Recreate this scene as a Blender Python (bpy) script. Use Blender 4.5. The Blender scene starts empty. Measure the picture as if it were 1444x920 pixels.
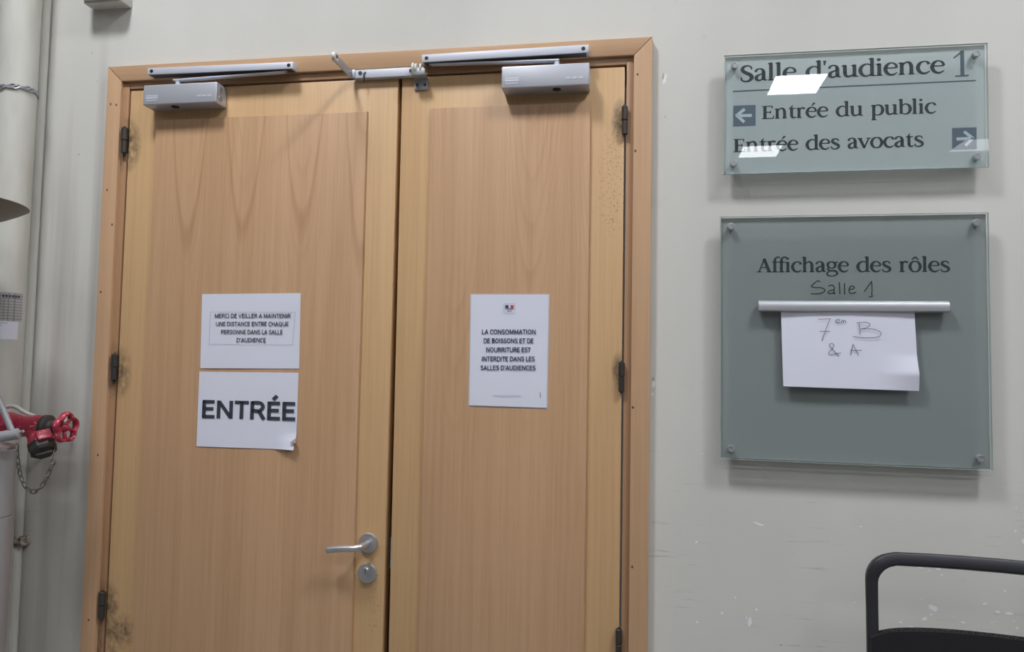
import bpy, bmesh, math, random
from mathutils import Vector, Matrix
random.seed(7)
S = bpy.context.scene
COL = S.collection
PI = math.pi
# ------------------------------------------------------------------ camera
FPX = 1064.18
CAM = Vector((0.0, -1.950, 1.6))
YAW, PITCH, ROLL = -0.170136, 0.055054, 0.018071
_F = Vector((math.sin(YAW)*math.cos(PITCH), math.cos(YAW)*math.cos(PITCH), math.sin(PITCH)))
_R0 = Vector((math.cos(YAW), -math.sin(YAW), 0)); _U0 = _R0.cross(_F)
_R = math.cos(ROLL)*_R0 + math.sin(ROLL)*_U0
_U = -math.sin(ROLL)*_R0 + math.cos(ROLL)*_U0
cd = bpy.data.cameras.new('camera'); cam = bpy.data.objects.new('camera', cd); COL.objects.link(cam)
cd.sensor_width = 36; cd.lens = FPX*36/1444; cd.clip_start = 0.02
m = Matrix((_R, _U, -_F)).transposed().to_4x4(); m.translation = CAM
cam.matrix_world = m; S.camera = cam
# ------------------------------------------------------------------ world, exposure
w = bpy.data.worlds.new('world'); S.world = w; w.use_nodes = True
w.node_tree.nodes['Background'].inputs[0].default_value = (0.02, 0.02, 0.02, 1)
S.view_settings.view_transform = 'Standard'; S.view_settings.look = 'None'
S.view_settings.gamma = 1; S.view_settings.use_curve_mapping = False
S.view_settings.exposure = 1.28
S.cycles.max_bounces = 8; S.cycles.transparent_max_bounces = 16
LIGHT = 15.0                       # radiance of a ceiling panel
LCOL = (0.97, 0.99, 1.04)
CEIL = 5.0
LIGHT_COLS = (-1.30, 1.775, 4.85)
LIGHT_ROWS = (-1.73, -4.50, -7.27, -10.04)
LIGHT_POWER = {(0, 0): 2.6, (1, 0): 2.2, (2, 0): .7, (0, 1): .6, (1, 1): .6, (2, 1): .6, (0, 2): .4, (2, 2): .4, (0, 3): .3, (1, 3): 0.52, (2, 3): 0.17}

def at(px, py, y):
    """point where the sight line through a pixel of the 1444x920 photo meets the upright plane at depth y"""
    d = _F + _R*((px-722)/FPX) - _U*((py-460)/FPX)
    return CAM + d*((y-CAM.y)/d.y)
def atz(px, py, z):
    d = _F + _R*((px-722)/FPX) - _U*((py-460)/FPX)
    return CAM + d*((z-CAM.z)/d.z)

# ------------------------------------------------------------------ materials
def lin(c):
    return tuple(((v/255)/12.92 if v/255 <= .04045 else ((v/255+.055)/1.055)**2.4) for v in c)
def mat(name, color, rough=.5, metal=0., spec=.5, coat=0.):
    m = bpy.data.materials.new(name); m.use_nodes = True
    b = m.node_tree.nodes['Principled BSDF']
    b.inputs['Base Color'].default_value = (*color, 1); b.inputs['Roughness'].default_value = rough
    b.inputs['Metallic'].default_value = metal; b.inputs['Specular IOR Level'].default_value = spec
    b.inputs['Coat Weight'].default_value = coat
    return m
class NT:
    def __init__(s, m):
        s.t = m.node_tree; s.b = s.t.nodes.get('Principled BSDF')
        s.pos = s.t.nodes.new('ShaderNodeNewGeometry').outputs['Position']
        sp = s.t.nodes.new('ShaderNodeSeparateXYZ'); s.t.links.new(s.pos, sp.inputs[0]); s.x, s.y, s.z = sp.outputs
    def put(s, sock, v):
        if isinstance(v, (int, float)): sock.default_value = v
        elif isinstance(v, tuple): sock.default_value = v if len(v) == len(sock.default_value) else (*v, 1)
        else: s.t.links.new(v, sock)
    def M(s, op, a, b=0., c=0., clamp=False):
        n = s.t.nodes.new('ShaderNodeMath'); n.operation = op; n.use_clamp = clamp
        for i, v in enumerate((a, b, c)): s.put(n.inputs[i], v)
        return n.outputs[0]
    def vec(s, scale, off=(0, 0, 0)):
        n = s.t.nodes.new('ShaderNodeMapping'); s.t.links.new(s.pos, n.inputs[0])
        n.inputs['Scale'].default_value = scale; n.inputs['Location'].default_value = off; return n.outputs[0]
    def noise(s, scale, detail=3, rough=.55, off=(0, 0, 0), dist=0.):
        n = s.t.nodes.new('ShaderNodeTexNoise'); s.t.links.new(s.vec(scale, off), n.inputs['Vector'])
        n.inputs['Scale'].default_value = 1; n.inputs['Detail'].default_value = detail
        n.inputs['Roughness'].default_value = rough; n.inputs['Distortion'].default_value = dist; return n.outputs[0]
    def ramp(s, f, a, b):
        n = s.t.nodes.new('ShaderNodeMapRange'); n.interpolation_type = 'SMOOTHSTEP'
        s.put(n.inputs[0], f); n.inputs[1].default_value = a; n.inputs[2].default_value = b; return n.outputs[0]
    def mix(s, f, a, b, mode='MIX'):
        n = s.t.nodes.new('ShaderNodeMix'); n.data_type = 'RGBA'; n.blend_type = mode
        s.put(n.inputs[0], f); s.put(n.inputs[6], a if not isinstance(a, tuple) else (*a, 1)); s.put(n.inputs[7], b if not isinstance(b, tuple) else (*b, 1)); return n.outputs[2]
    def bump(s, h, st=.2, d=.002):
        n = s.t.nodes.new('ShaderNodeBump'); n.inputs['Strength'].default_value = st; n.inputs['Distance'].default_value = d
        s.t.links.new(h, n.inputs['Height']); s.t.links.new(n.outputs[0], s.b.inputs['Normal'])
    def spots(s, pts):
        """union of soft elliptical patches (x, z, rx, rz)"""
        acc = None
        for (cx, cz, rx, rz) in pts:
            dx = s.M('DIVIDE', s.M('SUBTRACT', s.x, cx), rx); dz = s.M('DIVIDE', s.M('SUBTRACT', s.z, cz), rz)
            d = s.M('ADD', s.M('MULTIPLY', dx, dx), s.M('MULTIPLY', dz, dz))
            v = s.M('SUBTRACT', 1., d, clamp=True)
            acc = v if acc is None else s.M('MAXIMUM', acc, v)
        return acc

def wood(name, base, dark, along='z', cath=None, dirt=None, speck=None, rough=.42, seed=0., band=.35, pale=None, dots=None):
    m = mat(name, base, rough, spec=.35); n = NT(m)
    if along == 'z': sc = lambda a, b: (a, a, b)
    else: sc = lambda a, b: (b, a, a)
    broad = n.noise(sc(9, .5), 2, .5, (seed, 0, seed))
    fine = n.noise(sc(120, 2.2), 4, .6, (seed, 3, 0))
    pore = n.noise(sc(420, 9), 2, .5, (seed, 1, 2))
    f = n.M('ADD', n.M('MULTIPLY', n.ramp(broad, .3, .7), band), n.M('MULTIPLY', n.ramp(fine, .35, .75), .30))
    f = n.M('ADD', f, n.M('MULTIPLY', n.ramp(pore, .5, .75), .12))
    if cath:
        period, x0, curve, freq, zt, zb, amt, ztip, strong = cath
        wob = n.noise((3.2, 3.2, .9), 3, .5, (seed, 0, 4))
        u = n.M('SUBTRACT', n.M('FRACT', n.M('DIVIDE', n.M('ADD', n.M('SUBTRACT', n.x, x0), n.M('MULTIPLY', n.M('SUBTRACT', wob, .5), .035)), period)), .5)
        a2 = n.M('ABSOLUTE', n.M('MULTIPLY', u, 2.))
        g = n.M('SUBTRACT', n.z, n.M('MULTIPLY', n.M('POWER', a2, 1.95), curve))
        g = n.M('ADD', g, n.M('MULTIPLY', n.M('SUBTRACT', n.noise((7, 7, 1.4), 3, .5, (2, seed, 0)), .5), .24))
        fr = n.M('FRACT', n.M('MULTIPLY', g, freq))
        ln = n.M('MULTIPLY', n.M('POWER', fr, 3.), n.ramp(fr, 1.0, .85))
        fade = n.M('MULTIPLY', n.ramp(n.z, zb, zt), n.ramp(n.noise((4, 4, 1.2), 2, .5, (7, 1, seed)), .38, .62))
        f = n.M('ADD', f, n.M('MULTIPLY', n.M('MULTIPLY', ln, fade), amt))
        if strong:
            d = n.M('SUBTRACT', g, ztip)
            line = n.M('MULTIPLY', n.ramp(d, -.09, .0), n.ramp(d, .045, .0))
            f = n.M('ADD', f, n.M('MULTIPLY', line, strong))
    c = n.mix(n.M('MINIMUM', f, 1.), base, dark)
    if pale: c = n.mix(n.ramp(n.noise(sc(22, .35), 2, .5, (4+seed, 0, 0)), .5, .8), c, pale)
    if dirt:
        k = n.M('MULTIPLY', n.spots(dirt), n.ramp(n.noise((60, 60, 45), 4, .6), .22, .72))
        c = n.mix(n.M('MULTIPLY', k, .95, clamp=True), c, (.045, .04, .032))
    if dots: c = n.mix(n.M('MULTIPLY', n.spots(dots), 1.4, clamp=True), c, (.10, .06, .035))
    if speck:
        k = n.M('MULTIPLY', n.ramp(n.spots(speck), 0., .5), n.ramp(n.noise((230, 230, 170), 2, .6), .60, .68))
        c = n.mix(n.M('MULTIPLY', k, .55), c, (.10, .065, .03))
    n.put(n.b.inputs['Base Color'], c)
    n.bump(fine, .06, .001)
    return m

STILE = (.620, .405, .212); STILE_D = (.47, .285, .14)
PAN = (.570, .358, .208); PAN_D = (.38, .215, .110)
hinge_l = [at(177, 199, -.014), at(163, 518, -.014), at(145.5, 853, -.014)]
hinge_r = [at(881, 171, -.014), at(876.5, 532, -.014), at(872.5, 908, -.014)]
dirt_l = [(h.x+.004, h.z-.015, .05, .085) for h in hinge_l] + [(hinge_l[2].x+.05, hinge_l[2].z-.07, .06, .055), (hinge_l[2].x+.03, hinge_l[2].z-.2, .03, .12)]
W_STILE_L = wood('maple_left_leaf', STILE, STILE_D, dirt=dirt_l, speck=[(-.69, .98, .02, .1)], seed=1.)
W_STILE_R = wood('maple_right_leaf', STILE, STILE_D, speck=[(-.075, 2.09, .045, .17), (-.66, 1.15, .015, .25)], dirt=[(-.056, 2.24, .03, .07), (-.056, 1.6, .02, .05)], seed=2.)
W_PAN_L = wood('veneer_left_panel', PAN, PAN_D, cath=(.173, -1.3565, .92, 8., 2.15, 1.5, .34, 1.95, .40), seed=3., band=.26)
W_PAN_R = wood('veneer_right_panel', PAN, PAN_D, cath=(.195, -.5755, .95, 7.5, 2.1, 1.1, .50, 2.03, .0), seed=9., band=.28)
DOTS = [(p.x, p.z, .0035, .0045) for p in [at(x, y, -.022) for x, y in ((156, 147), (164, 148), (150, 118), (158, 317), (142, 412), (151, 268), (899, 105), (896, 213), (892.5, 575), (891.5, 800), (138, 642), (125, 875))]]
W_CASE_V = wood('beech_casing', (.565, .358, .212), (.43, .26, .145), seed=5., band=.3, dots=DOTS)
W_CASE_H = wood('beech_head_casing', (.565, .358, .212), (.43, .26, .145), along='x', seed=6., band=.3, dots=None)
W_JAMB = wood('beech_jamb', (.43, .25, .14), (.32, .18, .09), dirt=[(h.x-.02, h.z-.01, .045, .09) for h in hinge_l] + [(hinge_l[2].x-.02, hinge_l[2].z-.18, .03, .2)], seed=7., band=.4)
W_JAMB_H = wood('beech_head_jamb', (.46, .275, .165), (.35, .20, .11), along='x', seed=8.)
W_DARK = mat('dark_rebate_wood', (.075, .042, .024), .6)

wall_m = mat('painted_plaster', (.6, .6, .55), .75, spec=.25); n = NT(wall_m)
c = n.mix(n.ramp(n.noise((1.6, 1.6, .5), 3, .5), .35, .68), (.650, .641, .598), (.582, .574, .532))
c = n.mix(n.M('MULTIPLY', n.ramp(n.noise((9, 9, .45), 3, .6, (2, 0, 0)), .44, .66), n.M('MULTIPLY', n.ramp(n.x, -1.50, -1.60), n.ramp(n.x, -2.05, -1.85))), c, (.46, .435, .40))
c = n.mix(n.M('MULTIPLY', n.ramp(n.noise((6, 6, 130), 3, .7, (0, 0, 5)), .60, .70), n.M('MULTIPLY', n.ramp(n.noise((3, 3, 3), 2), .44, .58), n.ramp(n.z, 1.75, 1.3))), c, (.46, .45, .41))
c = n.mix(n.M('MULTIPLY', n.ramp(n.noise((14, 14, 10), 4, .65, (4, 0, 5)), .62, .8), .35), c, (.50, .485, .44))
c = n.mix(n.M('MULTIPLY', n.ramp(n.noise((170, 170, 150), 2, .6, (1, 0, 0)), .74, .79), .5), c, (.30, .28, .24))
n.put(n.b.inputs['Base Color'], c); n.bump(n.noise((40, 40, 30), 4, .6), .12, .004)
pipe_m = mat('painted_pipe', (.6, .6, .55), .45); n = NT(pipe_m)
c = n.mix(n.ramp(n.noise((12, 12, 3), 3, .6), .35, .7), (.60, .595, .545), (.53, .52, .47)); n.put(n.b.inputs['Base Color'], c); n.bump(n.noise((40, 40, 30), 3, .6), .1, .003)
CHIP = mat('bare_white_plaster', (.80, .80, .80), .85)
CHIP_D = mat('chipped_grey_plaster', (.40, .39, .36), .9)
floor_m = mat('grey_floor', (.30, .29, .28), .5); n = NT(floor_m)
n.put(n.b.inputs['Base Color'], n.mix(n.noise((4, 4, 4), 4, .6), (.17, .167, .16), (.24, .235, .225)))
ceil_m = mat('ceiling_paint', (.74, .74, .72), .85)
far_m = mat('room_paint', (.24, .24, .23), .8)
ALU = mat('silver_lacquer', (.50, .515, .56), .40, .35)
ALU_BRIGHT = mat('anodised_aluminium', (.60, .62, .69), .50, .15)
ALU_DARK = mat('shaded_grey_metal', (.09, .093, .105), .5, .3)
STEEL = mat('satin_steel', (.60, .60, .62), .30, .8)
SCREW = mat('grey_screw_metal', (.40, .405, .42), .32, .5)
ZINC = mat('zinc_plate', (.42, .43, .46), .42, .55)
BLACK = mat('black_plastic', (.012, .012, .014), .45)
HINGE = mat('dark_bronze_metal', (.075, .070, .064), .42, .6)
NYLON = mat('cream_nylon', (.70, .69, .64), .4)
INK = mat('black_ink', (.042, .046, .064), .6)
INK_BLUE = mat('navy_ink', (.035, .045, .11), .6)
PEN = mat('black_marker', (.012, .013, .017), .5)
PENCIL = mat('thin_pen_ink', (.05, .052, .07), .5)
RED_INK = mat('red_ink', (.55, .05, .06), .6); BLUE_INK = mat('blue_ink', (.03, .05, .20), .6); GREY_INK = mat('grey_ink', (.32, .32, .38), .6)
RED = mat('chipped_red_enamel', (.42, .03, .06), .32); n = NT(RED)
c = n.mix(n.ramp(n.noise((30, 30, 30), 3, .6), .35, .7), (.46, .035, .075), (.30, .018, .04))
n.put(n.b.inputs['Base Color'], n.mix(n.M('MULTIPLY', n.ramp(n.noise((95, 95, 95), 3, .65), .60, .67), .75), c, (.62, .40, .42)))
RUBBER = mat('dark_cast_iron', (.035, .034, .031), .5)
GREYP = mat('grey_painted_metal', (.34, .345, .36), .40, .15)
BOWLM = mat('brown_grey_shade', (.20, .168, .148), .5)
CHAIRM = mat('charcoal_plastic', (.022, .022, .027), .45)
FABRIC = mat('black_mesh_fabric', (.008, .008, .010), .9); n = NT(FABRIC)
n.put(n.b.inputs['Base Color'], n.mix(n.ramp(n.noise((600, 600, 600), 2), .4, .6), (.003, .003, .0045), (.008, .008, .010)))
def papermat(name, c):
    m = mat(name, c, .7, spec=.25); k = NT(m); k.bump(k.noise((14, 14, 14), 3, .5), .25, .004); return m
PAPER = papermat('white_paper', (.72, .73, .83)); SLEEVE = mat('clear_plastic_sleeve', (.60, .58, .60), .15)

def glassmat(name, tint, film, film_amt, gloss):
    m = bpy.data.materials.new(name); m.use_nodes = True; t = m.node_tree; t.nodes.clear(); L = t.links.new
    out = t.nodes.new('ShaderNodeOutputMaterial'); tr = t.nodes.new('ShaderNodeBsdfTransparent'); tr.inputs[0].default_value = (*tint, 1)
    df = t.nodes.new('ShaderNodeBsdfDiffuse'); df.inputs[0].default_value = (*film, 1)
    m1 = t.nodes.new('ShaderNodeMixShader'); m1.inputs[0].default_value = film_amt; L(tr.outputs[0], m1.inputs[1]); L(df.outputs[0], m1.inputs[2])
    fr = t.nodes.new('ShaderNodeFresnel'); fr.inputs[0].default_value = gloss
    geo = t.nodes.new('ShaderNodeNewGeometry'); inv = t.nodes.new('ShaderNodeMath'); inv.operation = 'SUBTRACT'; inv.inputs[0].default_value = 1; L(geo.outputs['Backfacing'], inv.inputs[1])
    mu = t.nodes.new('ShaderNodeMath'); mu.operation = 'MULTIPLY'; L(fr.outputs[0], mu.inputs[0]); L(inv.outputs[0], mu.inputs[1])
    gl = t.nodes.new('ShaderNodeBsdfGlossy'); gl.inputs['Roughness'].default_value = .0
    m2 = t.nodes.new('ShaderNodeMixShader'); L(mu.outputs[0], m2.inputs[0]); L(m1.outputs[0], m2.inputs[1]); L(gl.outputs[0], m2.inputs[2]); L(m2.outputs[0], out.inputs[0])
    return m
GLASS = glassmat('clear_glass', (.97, .985, .98), (.5, .6, .6), .02, 1.50)
FILM_A = glassmat('pale_frosted_film', (.93, .945, .945), (.63, .68, .695), .55, 1.001)
FILM_B = glassmat('grey_frosted_film', (.80, .82, .82), (.405, .422, .425), .62, 1.001)
GLASS_EDGE = mat('green_glass_edge', (.50, .58, .56), .15)
SIGN_INK = mat('slate_lettering', (.010, .015, .022), .5)
SIGN_PALE = mat('pale_slate_lettering', (.075, .10, .13), .5)
TILE = mat('slate_tile_print', (.09, .12, .165), .5)
ARROW = mat('pale_arrow_print', (.50, .57, .61), .5)

# ------------------------------------------------------------------ mesh helpers
class MB:
    def __init__(s): s.bm = bmesh.new(); s.mi = 0
    def face(s, pts):
        f = s.bm.faces.new([s.bm.verts.new(p) for p in pts]); f.material_index = s.mi; return f
    def hexa(s, lo, hi, bev=0., seg=2):
        """solid between two matching quads (4 points each)"""
        vs = [s.bm.verts.new(p) for p in list(lo)+list(hi)]
        fs = [s.bm.faces.new([vs[i] for i in q]) for q in ((3, 2, 1, 0), (4, 5, 6, 7), (0, 1, 5, 4), (1, 2, 6, 5), (2, 3, 7, 6), (3, 0, 4, 7))]
        for f in fs: f.material_index = s.mi
        bmesh.ops.recalc_face_normals(s.bm, faces=fs)
        if bev > 0:
            es = list({e for f in fs for e in f.edges})
            r = bmesh.ops.bevel(s.bm, geom=es, offset=bev, segments=seg, profile=.5, affect='EDGES')
            for f in r['faces']: f.material_index = s.mi
        return s
    def box(s, a, b, bev=0., seg=2):
        (x0, y0, z0), (x1, y1, z1) = a, b
        return s.hexa([(x0, y0, z0), (x1, y0, z0), (x1, y0, z1), (x0, y0, z1)], [(x0, y1, z0), (x1, y1, z0), (x1, y1, z1), (x0, y1, z1)], bev, seg)
    def prism(s, poly, y0, y1, bev=0.):
        """polygon given as (x, z) list, from y0 (front) to y1"""
        a = [s.bm.verts.new((p[0], y0, p[1])) for p in poly]; b = [s.bm.verts.new((p[0], y1, p[1])) for p in poly]; k = len(poly)
        fs = [s.bm.faces.new(a), s.bm.faces.new(b[::-1])] + [s.bm.faces.new((a[i], b[i], b[(i+1) % k], a[(i+1) % k])) for i in range(k)]
        for f in fs: f.material_index = s.mi
        bmesh.ops.recalc_face_normals(s.bm, faces=fs)
        if bev:
            r = bmesh.ops.bevel(s.bm, geom=list({e for e in fs[0].edges}), offset=bev, segments=2, profile=.5, affect='EDGES')
            for f in r['faces']: f.material_index = s.mi
        return s
    def sweep(s, path, prof, closed=False, caps=True, up=Vector((0, 0, 1))):
        """prof(i) -> list of (u, v) offsets around point i of the path"""
        path = [Vector(p) for p in path]; N = len(path); rings = []; prev = None
        for i, p in enumerate(path):
            if closed: t = path[(i+1) % N]-path[i-1]
            else: t = path[min(i+1, N-1)]-path[max(i-1, 0)]
            t.normalize()
            if prev is None:
                a = up if abs(t.dot(up)) < .95 else Vector((0, 1, 0)) if abs(t.y) < .9 else Vector((1, 0, 0))
                nrm = (a - t*a.dot(t)).normalized()
            else: nrm = (prev - t*prev.dot(t)).normalized()
            prev = nrm; bi = t.cross(nrm)
            rings.append([s.bm.verts.new(p + bi*u + nrm*v) for u, v in prof(i)])
        K = len(rings[0]); fs = []
        for i in range(N if closed else N-1):
            A, B = rings[i], rings[(i+1) % N]
            for k in range(K): fs.append(s.bm.faces.new((A[k], A[(k+1) % K], B[(k+1) % K], B[k])))
        if caps and not closed: fs += [s.bm.faces.new(rings[0][::-1]), s.bm.faces.new(rings[-1])]
        for f in fs: f.material_index = s.mi
        bmesh.ops.recalc_face_normals(s.bm, faces=fs)
        return s
    def tube(s, path, r, seg=14, closed=False):
        rr = r if isinstance(r, (list, tuple)) else [r]*len(path)
        return s.sweep(path, lambda i: [(rr[i]*math.cos(2*PI*k/seg), rr[i]*math.sin(2*PI*k/seg)) for k in range(seg)], closed)
    def lathe(s, origin, axis, prof, seg=40):
        """prof: (radius, height along axis) list; ends closed when radius is 0 or by a cap"""
        axis = Vector(axis).normalized(); o = Vector(origin)
        a = Vector((0, 0, 1)) if abs(axis.z) < .9 else Vector((1, 0, 0))
        u = axis.cross(a).normalized(); v = axis.cross(u); rings = []; fs = []
        for r, h in prof:
            if r < 1e-6: rings.append([s.bm.verts.new(o+axis*h)])
            else: rings.append([s.bm.verts.new(o+axis*h+(u*math.cos(2*PI*k/seg)+v*math.sin(2*PI*k/seg))*r) for k in range(seg)])
        for A, B in zip(rings, rings[1:]):
            if len(A) == 1 and len(B) == 1: continue
            for k in range(seg):
                q = (k+1) % seg
                if len(A) == 1: fs.append(s.bm.faces.new((A[0], B[k], B[q])))
                elif len(B) == 1: fs.append(s.bm.faces.new((A[k], A[q], B[0])))
                else: fs.append(s.bm.faces.new((A[k], A[q], B[q], B[k])))
        if len(rings[0]) > 1: fs.append(s.bm.faces.new(rings[0]))
        if len(rings[-1]) > 1: fs.append(s.bm.faces.new(rings[-1]))
        for f in fs: f.material_index = s.mi
        bmesh.ops.recalc_face_normals(s.bm, faces=fs); return s
    def cyl(s, a, b, r, bev=.0, seg=32):
        a, b = Vector(a), Vector(b); L = (b-a).length
        p = [(r-bev, 0), (r, bev), (r, L-bev), (r-bev, L)] if bev else [(r, 0), (r, L)]
        return s.lathe(a, b-a, p, seg)
    def build(s, name, m, parent=None, smooth=35, label=None):
        me = bpy.data.meshes.new(name)
        base = Vector((0, 0, 0)); q = parent
        while q is not None: base += q.location; q = q.parent
        bmesh.ops.translate(s.bm, verts=s.bm.verts, vec=-base)
        s.bm.to_mesh(me); s.bm.free()
        for k in (m if isinstance(m, (list, tuple)) else [m]): me.materials.append(k)
        if smooth:
            me.polygons.foreach_set('use_smooth', [True]*len(me.polygons)); me.set_sharp_from_angle(angle=math.radians(smooth))
        o = bpy.data.objects.new(name, me); COL.objects.link(o)
        if parent is not None: o.parent = parent
        if label: o['label'] = label
        return o
def tag(o, label, cat, group=None, kind=None):
    o['label'] = label; o['category'] = cat
    if group: o['group'] = group
    if kind: o['kind'] = kind
    return o
def empty(name, loc, label, cat, group=None, kind=None):
    o = bpy.data.objects.new(name, None); COL.objects.link(o); o.location = loc; o.empty_display_size = .05
    return tag(o, label, cat, group, kind)
def spline(pts, sub=8):
    """Catmull-Rom through tuples of any length"""
    if len(pts) < 3: return [tuple(p) for p in pts]
    P = [pts[0]]+list(pts)+[pts[-1]]; out = []
    for i in range(1, len(P)-2):
        for k in range(sub):
            t = k/sub
            out.append(tuple(.5*((2*b)+(-a+c)*t+(2*a-5*b+4*c-d)*t*t+(-a+3*b-3*c+d)*t**3) for a, b, c, d in zip(P[i-1], P[i], P[i+1], P[i+2])))
    out.append(tuple(pts[-1])); return out

# ---- flat lettering: every stroke is a ribbon; plane map fn(u, v) -> world point
def ribbon(mb, pts, fn, roundcap=False, wk=1., wa=0.):
    """pts (u, v, width)"""
    n_ = len(pts); L, R = [], []; pts = [(x, y, w_*wk+wa) for x, y, w_ in pts]
    for i, (x, y, w_) in enumerate(pts):
        a = pts[max(i-1, 0)]; b = pts[min(i+1, n_-1)]
        tx, ty = b[0]-a[0], b[1]-a[1]; l = math.hypot(tx, ty) or 1; nx, ny = -ty/l, tx/l
        L.append(mb.bm.verts.new(fn(x+nx*w_/2, y+ny*w_/2))); R.append(mb.bm.verts.new(fn(x-nx*w_/2, y-ny*w_/2)))
    for i in range(n_-1): mb.bm.faces.new((R[i], R[i+1], L[i+1], L[i]))
    if roundcap:
        for (x, y, w_) in (pts[0], pts[-1]): disc(mb, x, y, w_/2, fn)
def disc(mb, x, y, r, fn, k=12): mb.bm.faces.new([mb.bm.verts.new(fn(x+r*math.cos(2*PI*i/k), y+r*math.sin(2*PI*i/k))) for i in range(k)])
def bowl_r(x): return [(x+2, 78, 8), (x+25, 98, 10), (x+52, 85, 17), (x+62, 50, 22), (x+52, 14, 17), (x+25, 1, 9), (x+2, 12, 8)]
def bowl_l(x): return [(x-2, 84, 8), (x-27, 99, 9), (x-55, 84, 17), (x-67, 49, 22), (x-55, 13, 17), (x-32, 1, 10), (x-2, 17, 8)]
def stem(x, a, b, w_=20): return [(x, a, w_), (x, b, w_)]
def foot(x, l=17, r=17, y=3.5): return [(x-l, y, 7), (x+r, y, 7)]
def head(x, y): return [(x-19, y-9, 6), (x-4, y-5, 11), (x+6, y-5, 9)]
def shoulder(x): return [(x+2, 76, 8), (x+24, 98, 11), (x+44, 92, 17), (x+53, 66, 20)]
E_ = [[(14, 58, 8), (78, 58, 8)], 'c', [(77, 59, 15), (71, 84, 13), (48, 99, 9), (24, 86, 17), (12, 50, 21), (25, 14, 18), (52, 2, 13), (80, 20, 5)]]
O_ = ['c', [(48, 99, 9), (24, 88, 15), (11, 50, 21), (24, 12, 15), (48, 1, 9), (72, 12, 15), (85, 50, 21), (72, 88, 15), (48, 99, 9)]]
GL = {   # glyph: advance, strokes ('c' before a curve, ('o', x, y, r) a dot)
 'a': (82, ['c', [(8, 74, 15), (16, 92, 12), (34, 100, 9), (51, 91, 15), (57, 70, 21)], stem(57, 76, 18, 21), 'c', [(57, 24, 20), (62, 8, 14), (78, 5, 6)], 'c', [(57, 60, 8), (32, 51, 11), (14, 34, 19), (15, 12, 18), (33, 3, 12), (56, 18, 8)]]),
 'b': (98, [stem(22, 4, 145), head(22, 147), 'c', bowl_r(24)]),
 'c': (84, ['c', [(74, 74, 19), (68, 92, 13), (48, 99, 9), (24, 86, 17), (12, 50, 21), (25, 14, 18), (52, 2, 13), (79, 20, 5)]]),
 'd': (103, [stem(80, 0, 145), head(80, 147), foot(88, 8, 14), 'c', bowl_l(79)]),
 'e': (87, E_), 'é': (87, E_ + [[(46, 113, 6), (68, 142, 16)]]),
 'f': (52, [stem(24, 0, 106), 'c', [(24, 100, 20), (28, 130, 15), (46, 146, 10), (62, 138, 15)], [(2, 96, 7), (54, 96, 7)], foot(24, 18, 22)]),
 'g': (90, ['c', [(43, 99, 9), (20, 88, 16), (14, 66, 18), (24, 44, 14), (43, 37, 9), (63, 45, 15), (70, 67, 18), (62, 89, 15), (43, 99, 9)], [(62, 90, 8), (90, 94, 12)], 'c', [(24, 44, 9), (14, 28, 13), (28, 14, 14), (58, 12, 17), (80, 0, 17), (80, -24, 13), (46, -40, 9), (14, -30, 12), (10, -10, 11), (30, 10, 8)]]),
 'h': (106, [stem(22, 0, 145), head(22, 147), foot(22), 'c', shoulder(24), stem(77, 70, 0), foot(77)]),
 'i': (48, [stem(23, 0, 97), head(23, 99), foot(23), ('o', 21, 130, 12)]),
 'l': (48, [stem(23, 0, 145), head(23, 147), foot(23)]),
 'n': (106, [stem(22, 0, 97), head(22, 99), foot(22), 'c', shoulder(24), stem(77, 70, 0), foot(77)]),
 'o': (97, O_), 'ô': (97, O_ + [[(24, 112, 7), (49, 140, 12)], [(49, 140, 12), (74, 112, 7)]]),
 'p': (99, [stem(22, -45, 97), head(22, 99), foot(22, 18, 20, -43), 'c', bowl_r(24)]),
 'r': (72, [stem(22, 0, 97), head(22, 99), foot(22, 17, 20), 'c', [(24, 74, 8), (42, 95, 12), (56, 93, 16), (65, 86, 15)]]),
 's': (76, ['c', [(62, 76, 8), (57, 92, 9), (39, 99, 10), (20, 90, 15), (18, 70, 19), (36, 54, 21), (58, 38, 21), (63, 18, 17), (49, 4, 12), (31, 1, 10), (14, 10, 9), (9, 27, 7)]]),
 't': (62, [stem(27, 22, 100), [(22, 98, 14), (35, 126, 4)], [(5, 95, 7), (58, 95, 7)], 'c', [(27, 30, 20), (32, 9, 17), (46, 3, 12), (61, 11, 6)]]),
 'u': (104, [stem(22, 97, 34), head(22, 99), 'c', [(22, 42, 20), (27, 14, 18), (44, 4, 13), (76, 20, 8)], stem(78, 97, 0), head(78, 99), foot(86, 8, 14)]),
 'v': (90, [[(11, 97, 20), (46, 2, 18)], [(44, 3, 9), (79, 97, 9)], foot(12, 16, 20, 94), foot(78, 16, 16, 94)]),
 'A': (116, [[(16, 2, 9), (57, 132, 9)], [(54, 130, 22), (94, 2, 22)], [(28, 44, 8), (80, 44, 8)], foot(16), foot(94, 20, 20)]),
 'E': (104, [stem(30, 0, 128, 22), [(8, 124, 7), (86, 124, 7)], [(30, 66, 8), (72, 66, 8)], [(8, 4, 7), (92, 4, 7)], [(84, 127, 7), (86, 100, 5)], [(72, 80, 6), (72, 52, 6)], [(90, 1, 8), (97, 30, 5)]]),
 'S': (92, ['c', [(73, 98, 7), (69, 118, 9), (48, 129, 11), (24, 119, 17), (17, 94, 21), (36, 72, 24), (63, 54, 25), (74, 30, 22), (62, 7, 17), (39, -1, 12), (16, 8, 10), (9, 34, 7)]]),
 '1': (70, [stem(40, 0, 128, 15), [(2, 94, 5), (44, 127, 9)], [(8, 3, 6), (68, 3, 6)]]),
 "'": (34, [[(16, 142, 17), (14, 104, 6)]]), ' ': (56, []),
}
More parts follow.
